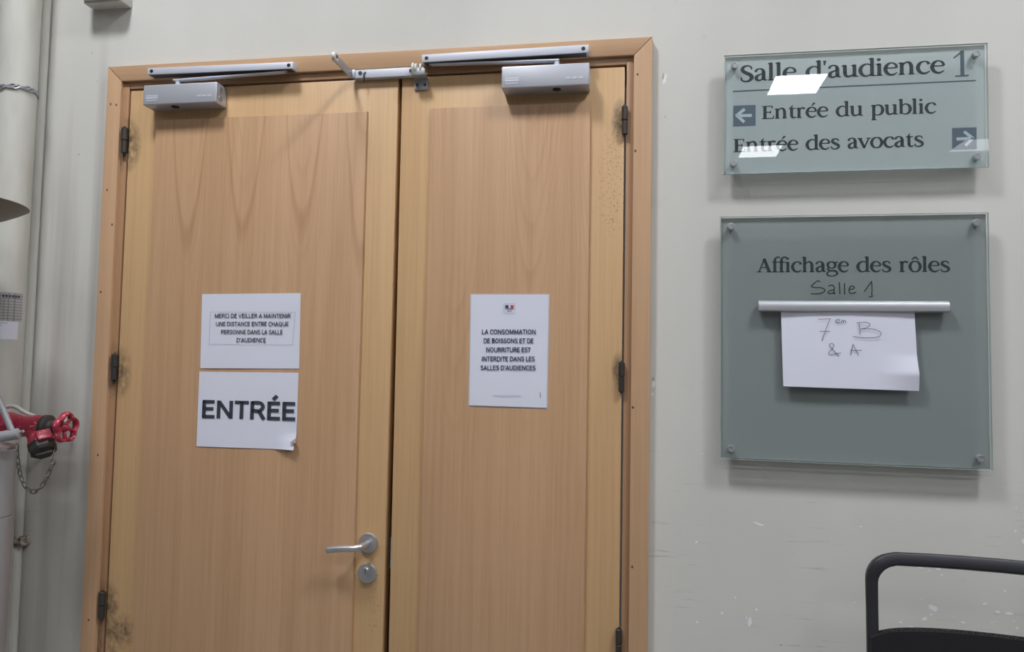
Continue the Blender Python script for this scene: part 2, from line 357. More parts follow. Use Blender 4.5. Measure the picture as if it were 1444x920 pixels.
def serif_line(text, name, p0, p1, xh_px, py_off, ydep, m, parent, kern=.96, fixed=None):
    """one line of serif lettering from baseline pixel p0 to p1 (right edge), on the plane ydep"""
    A = at(*p0, ydep); B = at(*p1, ydep)
    up = (at(p0[0], p0[1]-py_off, ydep)-A); up = Vector((0, 0, up.length))
    tot = sum(GL[ch][0]*kern for ch in text)-4
    dx = (B-A)/tot; dz = Vector((0, 0, (at(p0[0], p0[1]-xh_px, ydep)-A).length/100))
    mb = MB(); cx = 0
    for ch in text:
        adv, st = GL[ch]; curve = False
        fn = lambda u, v, c=cx: A + dx*(u+c) + dz*v
        for q in st:
            if q == 'c': curve = True; continue
            if q[0] == 'o': disc(mb, q[1], q[2], q[3], fn, 16)
            else: ribbon(mb, spline(q, 7) if curve else q, fn, False, 1.04, 1.7)
            curve = False
        cx += adv*kern
    return mb.build(name, m, parent, 0)
def hand(strokes, name, ydep, wpx, m, parent, yfn=None):
    """pen strokes given as photo pixels, laid on the plane ydep"""
    mb = MB()
    for st in strokes:
        pts = spline([(a, b) for a, b in st], 6) if len(st) > 2 else st
        ribbon(mb, [(a, -b, wpx) for a, b in pts], lambda u, v: at(u, -v, ydep), True)
    return mb.build(name, m, parent, 0)
SG = {   # sans capitals on a 100-high grid: advance, strokes without width
 'A': (88, [[(6, 0), (44, 96)], [(44, 96), (82, 0)], [(20, 30), (68, 30)]]),
 'B': (82, [[(16, 0), (16, 100)], 'c', [(14, 93), (50, 93), (66, 76), (50, 54), (14, 54)], 'c', [(14, 54), (54, 54), (72, 31), (54, 7), (14, 7)]]),
 'C': (82, ['c', [(74, 80), (58, 93), (40, 92), (18, 74), (14, 50), (18, 26), (40, 8), (58, 7), (74, 20)]]),
 'D': (92, [[(16, 0), (16, 100)], 'c', [(14, 93), (46, 93), (72, 78), (80, 50), (72, 22), (46, 7), (14, 7)]]),
 'E': (76, [[(16, 0), (16, 100)], [(10, 92), (70, 92)], [(10, 52), (65, 52)], [(10, 8), (72, 8)]]),
 'H': (94, [[(16, 0), (16, 100)], [(78, 0), (78, 100)], [(16, 53), (78, 53)]]),
 'I': (36, [[(18, 0), (18, 100)]]),
 'L': (68, [[(16, 0), (16, 100)], [(10, 8), (66, 8)]]),
 'M': (110, [[(16, 0), (18, 100)], [(20, 92), (55, 12)], [(55, 12), (90, 92)], [(92, 100), (94, 0)]]),
 'N': (96, [[(16, 0), (16, 100)], [(18, 94), (78, 6)], [(80, 0), (80, 100)]]),
 'O': (100, ['c', [(50, 93), (26, 83), (15, 50), (26, 17), (50, 7), (74, 17), (85, 50), (74, 83), (50, 93)]]),
 'P': (78, [[(16, 0), (16, 100)], 'c', [(14, 93), (50, 93), (68, 70), (50, 45), (14, 45)]]),
 'Q': (102, ['c', [(50, 93), (26, 83), (15, 50), (26, 17), (50, 7), (74, 17), (85, 50), (74, 83), (50, 93)], [(52, 12), (88, -14)]]),
 'R': (86, [[(16, 0), (16, 100)], 'c', [(14, 92), (54, 92), (70, 72), (54, 49), (14, 49)], [(48, 50), (78, 0)]]),
 'S': (76, ['c', [(64, 80), (50, 92), (36, 93), (16, 78), (20, 60), (40, 50), (60, 40), (64, 22), (44, 7), (28, 8), (10, 20)]]),
 'T': (76, [[(38, 0), (38, 100)], [(2, 92), (74, 92)]]),
 'U': (94, ['c', [(16, 100), (16, 60), (17, 30), (30, 9), (47, 7), (64, 9), (77, 30), (78, 60), (78, 100)]]),
 'V': (86, [[(7, 100), (43, 4)], [(43, 4), (79, 100)]]),
 "'": (30, [[(15, 100), (14, 66)]]), ' ': (34, []),
}
SG['É'] = (76, SG['E'][1] + [[(34, 112), (54, 134)]])
def sans(text, name, pl, pr, cap_px, ydep, m, parent, wt=16.):
    """sans capitals between two baseline pixels, cap height in pixels"""
    A = at(*pl, ydep); B = at(*pr, ydep); tot = sum(SG[c][0] for c in text)-12
    dz = Vector((0, 0, (at(pl[0], pl[1]-cap_px, ydep)-A).length/100)); dx = (B-A)/tot; mb = MB(); cx = -6
    for ch in text:
        adv, st = SG[ch]; curve = False; fn = lambda u, v, c=cx: A + dx*(u+c) + dz*v
        for q in st:
            if q == 'c': curve = True; continue
            q = [(a, b, wt) for a, b in q]; ribbon(mb, spline(q, 6) if curve else q, fn); curve = False
        cx += adv
    return mb.build(name, m, parent, 0)

# ================================================================== the room
XL, XR, YB = -5.0, 7.0, -13.0
OL, OR_, OT = -1.50, -.022, 2.412       # doorway
mb = MB()
mb.box((XL, 0, 0), (OL, .20, CEIL)); mb.box((OR_, 0, 0), (XR, .20, CEIL)); mb.box((OL, 0, OT), (OR_, .20, CEIL))
mb.mi = 1
def chip(px, py, rx, ry, rot=0., mi=1):
    c = at(px, py, -.0004); k = 11; pts = []
    for i in range(k):
        a = 2*PI*i/k; r = random.uniform(.65, 1.15); u, v = rx*math.cos(a)*r*.0017, ry*math.sin(a)*r*.0017
        pts.append((c.x+u*math.cos(rot)-v*math.sin(rot), -.0004-.0001*mi, c.z+u*math.sin(rot)+v*math.cos(rot)))
    mb.mi = mi; mb.face(pts)
for a in [(1316, 858, 8.5, 4.5, -.4), (1304, 873, 4, 2.5, .4), (1282, 887, 7, 4, .3), (1313, 867, 3, 1, .3), (1407, 864, 4, 2.5), (1423, 866, 6, 2.5), (1389, 852, 3, 2), (1358, 878, 3, 1.6),
          (1417, 834, 1.6, 1.6), (1430, 876, 2, 1), (1434, 886, 2, 1.5, -.6), (1323, 803, 5, 2), (1328, 811, 2, 1.6), (1310, 805, 2, 1), (1298, 801, 4, 1.3), (1387, 805, 8, 1.2), (1432, 749, 1.5, 2.5, -.5), (1443, 763, 3, 4), (1214, 743, 1.6, 1.4),
          (1069, 739, 8, 1.6, -.25), (982, 765, 2.4, 1.3, .3), (1057, 878, 3, 7, -.1), (1018, 865, 2, 2), (1067, 860, 2, 2.2), (1037, 843, 1.2, 1.6), (1053, 872, 1.5, 1.5), (983, 878, 2.4, 1.5), (1399, 878, 1.6, 1), (1270, 878, 2.5, 1.2), (937, 110, 4, 9, -.2), (922, 541, 3.5, 6, 0), (920, 556, 2, 3),
          (1345, 870, 1.2, 1), (1404, 876, 1.2, .8), (1300, 845, 1.2, .8), (1205, 850, 1, 1), (990, 640, 1, 1), (1433, 716, 1.2, 1.2)]: chip(*a)
for a in [(921, 535, 2, 4, .2), (938, 165, 1.4, 1.4), (935, 108, 1.5, 6, -.2), (1101, 910, 2.2, 1.2), (130, 74, 1, 3), (137, 115, .8, 1.6), (111, 218, 2, 1.6, .5)]: chip(*a, mi=2)
o = mb.build('wall_front', [wall_m, CHIP, CHIP_D], None, 0); tag(o, 'pale grey-green plaster wall with white chips around the double door', 'wall', kind='structure')
def struct(name, a, b, m, label, cat): tag(MB().box(a, b).build(name, m, None, 0), label, cat, kind='structure')
struct('floor', (XL, YB, -.1), (XR, .2, 0), floor_m, 'plain grey hall floor below the double door', 'floor')
struct('ceiling', (XL, YB, CEIL), (XR, .2, CEIL+.1), ceil_m, 'white hall ceiling above the doors', 'ceiling')
struct('wall_left', (XL-.1, YB, 0), (XL, .2, CEIL), far_m, 'plain side wall left of the pipes', 'wall')
struct('wall_right', (XR, YB, 0), (XR+.1, .2, CEIL), far_m, 'plain side wall right of the glass signs', 'wall')
struct('wall_back', (XL, YB-.1, 0), (XR, YB, CEIL), far_m, 'plain wall at the far side of the hall facing the doors', 'wall')

# ------------------------------------------------------------------ door frame
AF, FF, LF = -.022, -.0115, -.010         # casing face, frame strip face, leaf face
aL, aR, aT = -1.5427, .0216, 2.4571; iL, iR, iT = -1.4969, -.0249, 2.4104
leafL, leafR, leafT = -1.4735, -.0478, 2.3865
fr = empty('trim_1', ((aL+aR)/2, 0, 0), 'light beech door frame with mitred corners around the double door', 'door frame', kind='structure')
fr['kind'] = 'structure'
MB().prism([(aL, 0), (iL, 0), (iL, iT), (aL, aT)], AF, .0, .0018).build('side_casing', W_CASE_V, fr)
MB().prism([(iR, 0), (aR, 0), (aR, aT), (iR, iT)], AF, .0, .0018).build('side_casing', W_CASE_V, fr)
MB().prism([(aL+.0012, aT), (iL, iT+.0012), (iR, iT+.0012), (aR-.0012, aT)], AF, .0, .0018).build('head_casing', W_CASE_H, fr)
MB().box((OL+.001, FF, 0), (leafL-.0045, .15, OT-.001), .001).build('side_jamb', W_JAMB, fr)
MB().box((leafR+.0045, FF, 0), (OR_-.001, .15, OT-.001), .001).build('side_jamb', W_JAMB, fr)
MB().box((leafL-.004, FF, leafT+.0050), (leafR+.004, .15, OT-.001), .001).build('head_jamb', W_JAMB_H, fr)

# ------------------------------------------------------------------ door leaves
def leaf(name, label, xl0, xl1, xr0, xr1, ml, pan, mp, hinges, side):
    """corner x at top (0) and bottom (1) for left and right edge; pan = panel corner pixels"""
    d = empty(name, ((xl0+xr0)/2, 0, .005), label, 'door', kind='structure')
    z0 = .008
    MB().hexa([(xl1, LF, z0), (xr1, LF, z0), (xr0, LF, leafT), (xl0, LF, leafT)], [(xl1, .032, z0), (xr1, .032, z0), (xr0, .032, leafT), (xl0, .032, leafT)], .0025).build('leaf_board', ml, d)
    (pl, pr, pt) = pan
    MB().prism([(pl, .13), (pr, .13), (pr, pt), (pl, pt)], LF-.011, LF+.0005, .0065).build('panel', mp, d)
    for h in hinges:
        b = MB(); yy = LF-.009; r = .0078
        for (s0, s1, r) in ((.0008, .037, .0094 if side == 0 else .0078), (-.037, -.0008, .0082 if side == 0 else .0074)): b.cyl((h.x, yy, h.z+s0), (h.x, yy, h.z+s1), r, .0012, 20)
        b.cyl((h.x, yy, h.z-.041), (h.x, yy, h.z+.041), .0035, 0, 12)
        b.box((h.x-.0035, yy, h.z-.034), (h.x+.0035, LF+.003, h.z+.034))
        b.build('hinge', HINGE, d)
    return d
pLl = at(219, 167, LF-.011).x; pLr = at(517.5, 158, LF-.011).x; pLt = at(400, 161, LF-.011).z
pRl = at(607, 151, LF-.011).x; pRr = at(833.5, 143, LF-.011).x; pRt = at(720, 147, LF-.011).z
d1 = leaf('door_1', 'wide left leaf of the beech double door with lever handle', leafL, leafL, -.6605, -.6640, W_STILE_L, (pLl, pLr, pLt), W_PAN_L, hinge_l, 0)
d2 = leaf('door_2', 'narrow right leaf of the beech double door without handle', -.6505, -.6440, leafR, leafR, W_STILE_R, (pRl, pRr, pRt), W_PAN_R, hinge_r, 1)
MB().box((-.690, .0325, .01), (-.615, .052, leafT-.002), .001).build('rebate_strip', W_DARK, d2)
p = at(554.5, 775, LF); MB().box((-.6475, LF-.0005, p.z-.05), (-.6455, .02, p.z+.03)).build('strike_plate', STEEL, d2)
# lever handle
hc = at(519.5, 766, LF-.004); lt = at(460.4, 776.2, LF-.058)
ros = MB().lathe((hc.x, LF, hc.z), (0, -1, 0), [(.0262, 0), (.0262, .006), (.0245, .0085), (.012, .009)], 44).build('lever_handle', STEEL, d1)
path = spline([(hc.x, LF-.006, hc.z), (hc.x, LF-.035, hc.z), (hc.x-.004, LF-.050, hc.z-.001), (hc.x-.020, LF-.057, hc.z-.004), (hc.x-.060, LF-.058, (hc.z+lt.z)/2-.001), tuple(lt)], 7)
MB().tube(path, [.0085]*(len(path)-1)+[.0072], 20).build('lever', STEEL, ros)
lc = at(517.8, 808.7, LF-.004)
MB().lathe((lc.x, LF, lc.z), (0, -1, 0), [(.0262, 0), (.0262, .006), (.0245, .0085), (.0001, .009)], 44).build('lock_rose', STEEL, d1)
b = MB().lathe((lc.x-.002, LF-.008, lc.z+.008), (0, -1, 0), [(.0085, 0), (.0085, .006), (.0075, .0072), (0, .0073)], 28); b.box((lc.x-.0055, LF-.0145, lc.z-.011), (lc.x+.0015, LF-.007, lc.z+.003), .0015)
kc = b.build('lock_cylinder', STEEL, d1)
MB().box((lc.x-.0028, LF-.0158, lc.z+.002), (lc.x-.0008, LF-.0140, lc.z+.013)).build('keyhole', BLACK, kc)

# ------------------------------------------------------------------ door closers
def closer(label, fx0, fx1, ztop, zbot, rail, arm, lens_px, spx, flip):
    """body front x range and heights; rail = (x0,x1,z0,z1); arm = two points"""
    t = empty('door_closer', ((fx0+fx1)/2, LF, zbot), label, 'door closer', 'overhead closers of the double door')
    yf = -.063
    b = MB().box((fx0, yf, zbot), (fx1, LF, ztop), .0035, 3)
    body = b.build('closer_body', ALU, t)
    s = fx1 if flip == 0 else fx0; dx = .0006 if flip == 0 else -.0006
    for zz in (.30, .70):
        MB().lathe((s, (yf+LF)/2-.004, zbot+(ztop-zbot)*zz), (dx, 0, 0), [(.009, -.0005), (.009, .0012), (.006, .0014), (.0058, .0004), (0, .0004)], 20).build('end_screw', ZINC, body)
    bl = at(*lens_px, yf+.02)
    MB().lathe((bl.x, yf+.021, zbot+.0006), (0, 0, -1), [(.011, 0), (.011, .0018), (.008, .0022), (0, .0012)], 24).build('indicator_lens', BLACK, body)
    # faint raised maker's marks
    for (u, v, w_, hh) in ((.04, .30, .16, .006), (.04, .42, .16, .004), (.05, .20, .14, .003), (.74, .30, .05, .005), (.81, .30, .05, .005), (.88, .30, .05, .005)):
        x = fx0+(fx1-fx0)*u; MB().box((x, yf-.0007, zbot+(ztop-zbot)*v), (x+(fx1-fx0)*w_, yf+.001, zbot+(ztop-zbot)*v+hh)).build('embossed_mark', ALU_BRIGHT, body)
    x0, x1, z0, z1, tilt = rail
    ry = -.050
    def Z(x): return tilt*(x-x0)
    b = MB().hexa([(x0, ry, z0), (x1, ry, z0+Z(x1)), (x1, ry, z1+Z(x1)), (x0, ry, z1)], [(x0, AF, z0), (x1, AF, z0+Z(x1)), (x1, AF, z1+Z(x1)), (x0, AF, z1)], .0012)
    rl = b.build('slide_rail', ALU_BRIGHT, t)
    b = MB()
    b.hexa([(x0+.006, ry+.0025, z0-.0009), (x1-.006, ry+.0025, z0+Z(x1)-.0009), (x1-.006, ry+.0025, z0+Z(x1)+.001), (x0+.006, ry+.0025, z0+.001)], [(x0+.006, AF-.002, z0-.0009), (x1-.006, AF-.002, z0+Z(x1)-.0009), (x1-.006, AF-.002, z0+Z(x1)+.001), (x0+.006, AF-.002, z0+.001)]); b.build('rail_slot_shade', ALU_DARK, rl)  # slot widened across the rail, dark colour paints the shade of its underside
    for xx in (x0+.013, x1-.013):
        MB().lathe((xx, ry, (z0+z1)/2+Z(xx)), (0, -1, 0), [(.0052, -.0004), (.0052, .0004), (0, .0005)], 18).build('rail_screw', BLACK, rl)
    (ax, az), (bx, bz) = arm
    p0 = Vector((ax, -.036, az)); p1 = Vector((bx, -.036, bz)); u = Vector((0, 0, .0035))
    b = MB().hexa([p0+Vector((0, -.0085, -.0026)), p1+Vector((0, -.0065, -.0026)), p1+Vector((0, -.0065, .0026)), p0+Vector((0, -.0085, .0026))],
                  [p0+Vector((0, .0085, -.0026)), p1+Vector((0, .0065, -.0026)), p1+Vector((0, .0065, .0026)), p0+Vector((0, .0085, .0026))], .0015)
    sx = at(spx, 100, -.036).x
    b.cyl((sx, -.036, ztop-.002), (sx, -.036, az+.001), .0075, 0, 20); b.cyl((bx, -.036, bz), (bx, -.036, bz+.012), .006, 0, 16)
    b.build('closer_arm', ALU_BRIGHT, t)
    return t
yf = -.063
q0 = at(202.3, 120.7, yf); q1 = at(304.8, 143.6, yf); q2 = at(304.8, 114.6, yf); q3 = at(202, 149, yf)
r0 = at(208, 96, -.05); r1 = at(413.4, 87, -.05); r2 = at(208.3, 105.2, -.05)
a0 = at(246, 114.2, -.036); a1 = at(402, 102.0, -.036)
closer('silver overhead door closer on the wide left leaf, slide rail above it', q0.x, q1.x, (q0.z+q2.z)/2, (q1.z+q3.z)/2, (r0.x, r1.x, r2.z, r0.z, (r1.z-r0.z)/(r1.x-r0.x)), ((a0.x, a0.z), (a1.x, a1.z)), (247, 152), 252, 0)
q0 = at(707.3, 94.6, yf); q1 = at(830.6, 119.4, yf); q2 = at(830.6, 86.9, yf); q3 = at(707.3, 125.3, yf)
r0 = at(594.9, 77.1, -.05); r1 = at(829.8, 62.5, -.05); r2 = at(595.4, 87.9, -.05)
a0 = at(789, 85.6, -.036); a1 = at(608, 91.6, -.036)
closer('silver overhead door closer on the narrow right leaf, rail reaching towards the seam', q0.x, q1.x, (q0.z+q2.z)/2, (q1.z+q3.z)/2, (r0.x, r1.x, r2.z, r0.z, (r1.z-r0.z)/(r1.x-r0.x)), ((a0.x, a0.z), (a1.x, a1.z)), (785, 126), 785, 1)

# ------------------------------------------------------------------ door selector between the leaves
t = empty('door_selector', (at(540, 104, -.02).x, -.02, 2.39), 'grey steel door selector bar with a jutting roller arm above the seam', 'door hardware')
c0 = at(498.6, 98.7, -.026); c1 = at(582, 95.2, -.026); c2 = at(498.6, 110, -.026); c3 = at(580, 107.5, -.026)
zt_, zb_ = (c0.z+c1.z)/2, (c2.z+c3.z)/2
MB().box((c0.x, -.027, zb_), (c1.x, -.0062, zt_), .001).build('mounting_bar', ALU_BRIGHT, t)
zm = (zt_+zb_)/2
for xx, r in ((c0.x+.020, .0055), (c1.x-.004, .0055), (c0.x+.034, .003)): MB().lathe((xx, -.027, zm+.002), (0, -1, 0), [(r, 0), (r, .0012), (0, .0013)], 18).build('bolt', HINGE, t)
MB().box((c0.x+.030, -.032, zb_-.014), (c0.x+.034, -.027, zm), .0005).build('locking_pin', HINGE, t)
xa = c0.x-.004; L_ = .142
b = MB().hexa([(xa-.004, -.027, zb_), (xa, -.027, zb_), (xa, -.027, zt_), (xa-.004, -.027, zt_)],
              [(xa-.004, -L_, zm-.011), (xa, -L_, zm-.011), (xa, -L_, zm+.013), (xa-.004, -L_, zm+.013)], .001)
b.box((xa-.004, -.03, zb_), (c0.x+.006, -.0245, zt_), .001)
b.build('selector_arm', ZINC, t)
b = MB().lathe((xa-.007, -L_, zm+.001), (1, 0, 0), [(.010, 0), (.0125, .002), (.0125, .0095), (.010, .0115)], 28)
ro = b.build('roller', NYLON, t); MB().lathe((xa+.0045, -L_, zm+.001), (1, 0, 0), [(.0048, 0), (.0048, .0012), (0, .0014)], 16).build('roller_pin', HINGE, ro)
# striker with rollers on the right leaf
s0 = at(584.5, 112, -.016); s1 = at(603, 126, -.016); s2 = at(580.5, 103, -.05)
b = MB().box((s0.x, -.0145, s1.z), (s1.x, LF-.0003, s0.z+.004), .0008)
zl = s0.z+.004
b.hexa([(s0.x, -.0145, zl-.004), (s1.x, -.0145, zl-.004), (s1.x, LF, zl-.001), (s0.x, LF, zl-.001)], [(s0.x, -.046, zl-.004), (s1.x, -.046, zl-.004), (s1.x, -.046, zl-.001), (s0.x, -.046, zl-.001)], .0005)
b.box((s0.x, -.047, zl-.004), (s1.x, -.0445, zl+.013), .0005)
st = b.build('striker_plate', ZINC, t)
for xx in (s0.x+.007, s1.x-.008): MB().lathe((xx, -.0144, (s0.z+s1.z)/2-.001), (0, -1, 0), [(.0042, 0), (.0042, .0012), (0, .0014)], 16).build('screw', HINGE, st)
b = MB(); xr = s0.x+.001
for k, rr in ((0, .016), (.008, .014), (.021, .013)): b.lathe((xr+k, -.038, zl+.016), (1, 0, 0), [(rr-.002, 0), (rr, .0015), (rr, .0042), (rr-.002, .0057)], 28)
b.cyl((xr-.002, -.038, zl+.016), (xr+.031, -.038, zl+.016), .004, 0, 14); b.build('striker_roller', NYLON, st)

# ------------------------------------------------------------------ papers on the doors
def sheet(name, corners, ydep, m, label, cat, group=None, curl=None, bulge=.0012, N=22, fold=None):
    """thin sheet through four photo corners TL TR BR BL, lying on the plane ydep"""
    TL, TR, BR, BL = [at(*c, ydep) for c in corners]; mb = MB(); g = []
    root = empty(name, BL.lerp(BR, .5), label, cat, group)
    for j in range(N+1):
        row = []
        for i in range(N+1):
            u, v = i/N, j/N
            p = TL.lerp(TR, u).lerp(BL.lerp(BR, u), v)
            off = bulge*(.5+.5*math.sin(3.1*u+2*v))*math.sin(PI*u)**.5
            if curl: off += curl(u, v)
            row.append(mb.bm.verts.new((p.x, ydep-max(off, 0), p.z)))
        g.append(row)
    back = [[mb.bm.verts.new((v.co.x, v.co.y+.0003, v.co.z)) for v in r] for r in g]
    for j in range(N):
        for i in range(N):
            if fold and fold(i/N, j/N): continue
            mb.bm.faces.new((g[j][i], g[j+1][i], g[j+1][i+1], g[j][i+1])); mb.bm.faces.new((back[j][i], back[j][i+1], back[j+1][i+1], back[j+1][i]))
    ed = [(g[0][i], g[0][i+1], back[0][i+1], back[0][i]) for i in range(N)] + [(g[N][i+1], g[N][i], back[N][i], back[N][i+1]) for i in range(N)] + \
         [(g[j+1][0], g[j][0], back[j][0], back[j+1][0]) for j in range(N)] + [(g[j][N], g[j+1][N], back[j+1][N], back[j][N]) for j in range(N)]
    for q in ed: mb.bm.faces.new(q)
    mb.build('sheet', m, root, 60)
    return root
PY = LF-.0123; TY = PY-.0020
s = sheet('paper_notice', [(285, 415), (424, 413.6), (421.8, 520.2), (282.3, 519.6)], PY, PAPER, 'upper landscape paper on the left leaf asking people to keep a distance', 'notice', bulge=.001)
Q = lambda X, Y: (260+X/3.678, 400+Y/3.678)
for tx, x0, x1, yb in (("MERCI DE VEILLER A MAINTENIR", 157, 550, 179), ("UNE DISTANCE ENTRE CHAQUE", 163, 540, 221), ("PERSONNE DANS LA SALLE", 190, 509, 263), ("D'AUDIENCE", 270, 422, 305)):
    sans(tx, 'lettering', Q(x0, yb), Q(x1, yb+.5), 6.1, TY, INK, s, 16.5)
hand([[Q(135, 148), Q(575, 150)], [Q(575, 150), Q(560, 318)], [Q(560, 318), Q(128, 316)], [Q(128, 316), Q(135, 148)]], 'border_line', TY+.0003, .35, GREY_INK, s)
cur = lambda u, v: .016*max(0, (u-.80)/.20)*max(0, (v-.80)/.20)
s = sheet('paper_notice', [(281.2, 524.3), (421, 525.9), (417.2, 634.6), (276.9, 629.7)], PY, PAPER, 'lower landscape paper on the left leaf with large bold word and curled corner', 'notice', bulge=.001, curl=cur)
sans("ENTRÉE", 'lettering', Q(90, 697), Q(572, 711), 25.0, TY, INK, s, 19.)
b = MB()
e0, e1, e2 = at(*Q(543, 829), PY-.014), at(*Q(579, 801), PY-.008), at(*Q(579, 829), PY-.018)
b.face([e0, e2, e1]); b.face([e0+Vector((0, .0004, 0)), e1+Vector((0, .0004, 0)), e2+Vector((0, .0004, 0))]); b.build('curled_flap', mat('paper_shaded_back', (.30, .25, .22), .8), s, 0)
s = sheet('paper_notice', [(664.5, 415.9), (773.9, 415.9), (770.8, 575.5), (661.8, 571.8)], PY-.0006, PAPER, 'portrait paper in a clear sleeve on the right leaf forbidding food and drink', 'notice', bulge=.0006)
Q3 = lambda X, Y: (650+X/4.843, 400+Y/4.843)
b = MB(); c = [at(*Q3(x, y), PY+.0012) for x, y in ((64, 71), (606, 71), (592, 857), (50, 838))]; cc = [p+Vector((0, .0004, 0)) for p in c]
b.hexa(c, cc); b.build('plastic_sleeve', SLEEVE, s)
for tx, x0, x1, yc in (("LA CONSOMMATION", 143, 510, 330), ("DE BOISSONS ET DE", 155, 495, 391), ("NOURRITURE EST", 172, 475, 453), ("INTERDITE DANS LES", 142, 503, 515), ("SALLES D'AUDIENCES", 134, 508, 576)):
    sans(tx, 'lettering', Q3(x0, yc+16), Q3(x1, yc+17), 6.7, TY-.0005, INK_BLUE, s, 18)
def patch(name, rect, y, m, parent, fn):
    x0, y0, x1, y1 = rect; b = MB(); b.face([at(*fn(x0, y1), y), at(*fn(x1, y1), y), at(*fn(x1, y0), y), at(*fn(x0, y0), y)]); return b.build(name, m, parent, 0)
patch('emblem_blue', (303, 148, 325, 168), TY-.0005, BLUE_INK, s, Q3); patch('emblem_red', (339, 148, 359, 168), TY-.0005, RED_INK, s, Q3)
hand([[Q3(303, 173), Q3(360, 173)], [Q3(310, 179), Q3(352, 179)], [Q3(316, 191), Q3(346, 191)]], 'emblem_caption', TY-.0005, .55, INK, s)
hand([[Q3(294, 139), Q3(368, 138)], [Q3(368, 138), Q3(367, 208)], [Q3(367, 208), Q3(294, 208)], [Q3(294, 208), Q3(294, 139)], [Q3(300, 200), Q3(362, 200)]], 'emblem_frame', TY-.0005, .35, GREY_INK, s)
hand([[Q3(220+k*16, 768), Q3(231+k*16, 768.5)] for k in range(12)], 'footer_line', TY-.0005, .8, GREY_INK, s)
hand([[Q3(541, 745), Q3(541, 757)], [Q3(543, 762), Q3(544, 780)]], 'pen_mark', TY-.0005, .7, INK, s)

# ------------------------------------------------------------------ glass signs
GY0, GY1 = -.036, -.028                  # glass front and back
def glass_sign(label, corners, film, screws):
    TL, TR, BR, BL = [at(*c, GY0) for c in corners]
    t = empty('glass_sign', ((BL.x+BR.x)/2, 0, (BL.z+BR.z)/2), label, 'sign', 'frosted glass signs beside the double door')
    sh = Vector((0, GY1-GY0, 0)); b = MB(); F4 = [BL, BR, TR, TL]
    b.hexa(F4, [p+sh for p in F4])
    g = b.build('glass_plate', [GLASS, GLASS_EDGE], t, 0)
    for f in g.data.polygons:
        if abs(f.normal.y) < .5: f.material_index = 1
    cen = (TL+TR+BR+BL)/4; k = MB(); ins = [p+(cen-p).normalized()*.0035 for p in F4]
    k.hexa([p+sh+Vector((0, .0006, 0)) for p in ins], [p+sh+Vector((0, .0009, 0)) for p in ins])
    f = k.build('frosted_film', film, t, 0)
    for px, py in screws:
        p = at(px, py, GY0-.006)
        MB().lathe((p.x, 0, p.z), (0, -1, 0), [(.0065, 0), (.0065, -GY1), (.0065, -GY0)] + [(.0088, -GY0), (.0088, -GY0+.0065), (.0078, -GY0+.0080), (.0055, -GY0+.0082), (.0050, -GY0+.0074), (0, -GY0+.0074)], 28).build('standoff_screw', SCREW, t)
    return t
TXT = GY1+.0003                          # print on the back of the glass
s = glass_sign("smaller upper frosted glass sign with direction arrows, right of the door", [(1021, 78.4), (1392.7, 60.4), (1395, 235.5), (1019.8, 246)], FILM_A,
               [(1036.2, 92), (1377, 75.5), (1378.5, 220.5), (1034.5, 230)])
serif_line("Salle d'audience", 'lettering', (1043, 115.2), (1331.5, 102.8), 16.9, 20, TXT, SIGN_INK, s)
serif_line("1", 'numeral', (1344.5, 108.5), (1365.5, 107.2), 28.2, 20, TXT, SIGN_PALE, s, kern=1.0)
hand([[(1034.3, 128.9), (1375.8, 113.5)]], 'rule_line', TXT, 1.8, SIGN_PALE, s)
serif_line("Entrée du public", 'lettering', (1073, 168.1), (1319.3, 159.6), 14.3, 20, TXT, SIGN_INK, s)
serif_line("Entrée des avocats", 'lettering', (1033, 214.8), (1302, 206.4), 14.3, 20, TXT, SIGN_INK, s)
Z3 = lambda x, y: (1020+x/7.22, 130+y/7.22); Z4 = lambda x, y: (1200+x/7.22, 130+y/7.22)
def flat_strokes(strokes, name, wpx, m, parent):
    mb = MB()
    for st in strokes: ribbon(mb, [(a, -b, wpx) for a, b in st], lambda u, v: at(u, -v, TXT))
    return mb.build(name, m, parent, 0)
b = MB(); b.face([at(*q, TXT+.0002) for q in ((1033.7, 178.8), (1065.6, 177.4), (1065.6, 148), (1033.9, 149.1))]); o = b.build('arrow_tile', TILE, s, 0)
flat_strokes([[Z3(140, 242), Z3(290, 236)], [Z3(218, 172), Z3(128, 244)], [Z3(214, 305), Z3(134, 236)]], 'arrow', 4.2, ARROW, o)
b = MB(); b.face([at(*q, TXT+.0002) for q in ((1342.7, 211.7), (1377.3, 210.7), (1377, 179.6), (1342.4, 180.6))]); o = b.build('arrow_tile', TILE, s, 0)
flat_strokes([[Z4(1075, 478), Z4(1238, 470)], [Z4(1152, 402), Z4(1248, 474)], [Z4(1165, 545), Z4(1245, 466)]], 'arrow', 4.2, ARROW, o)

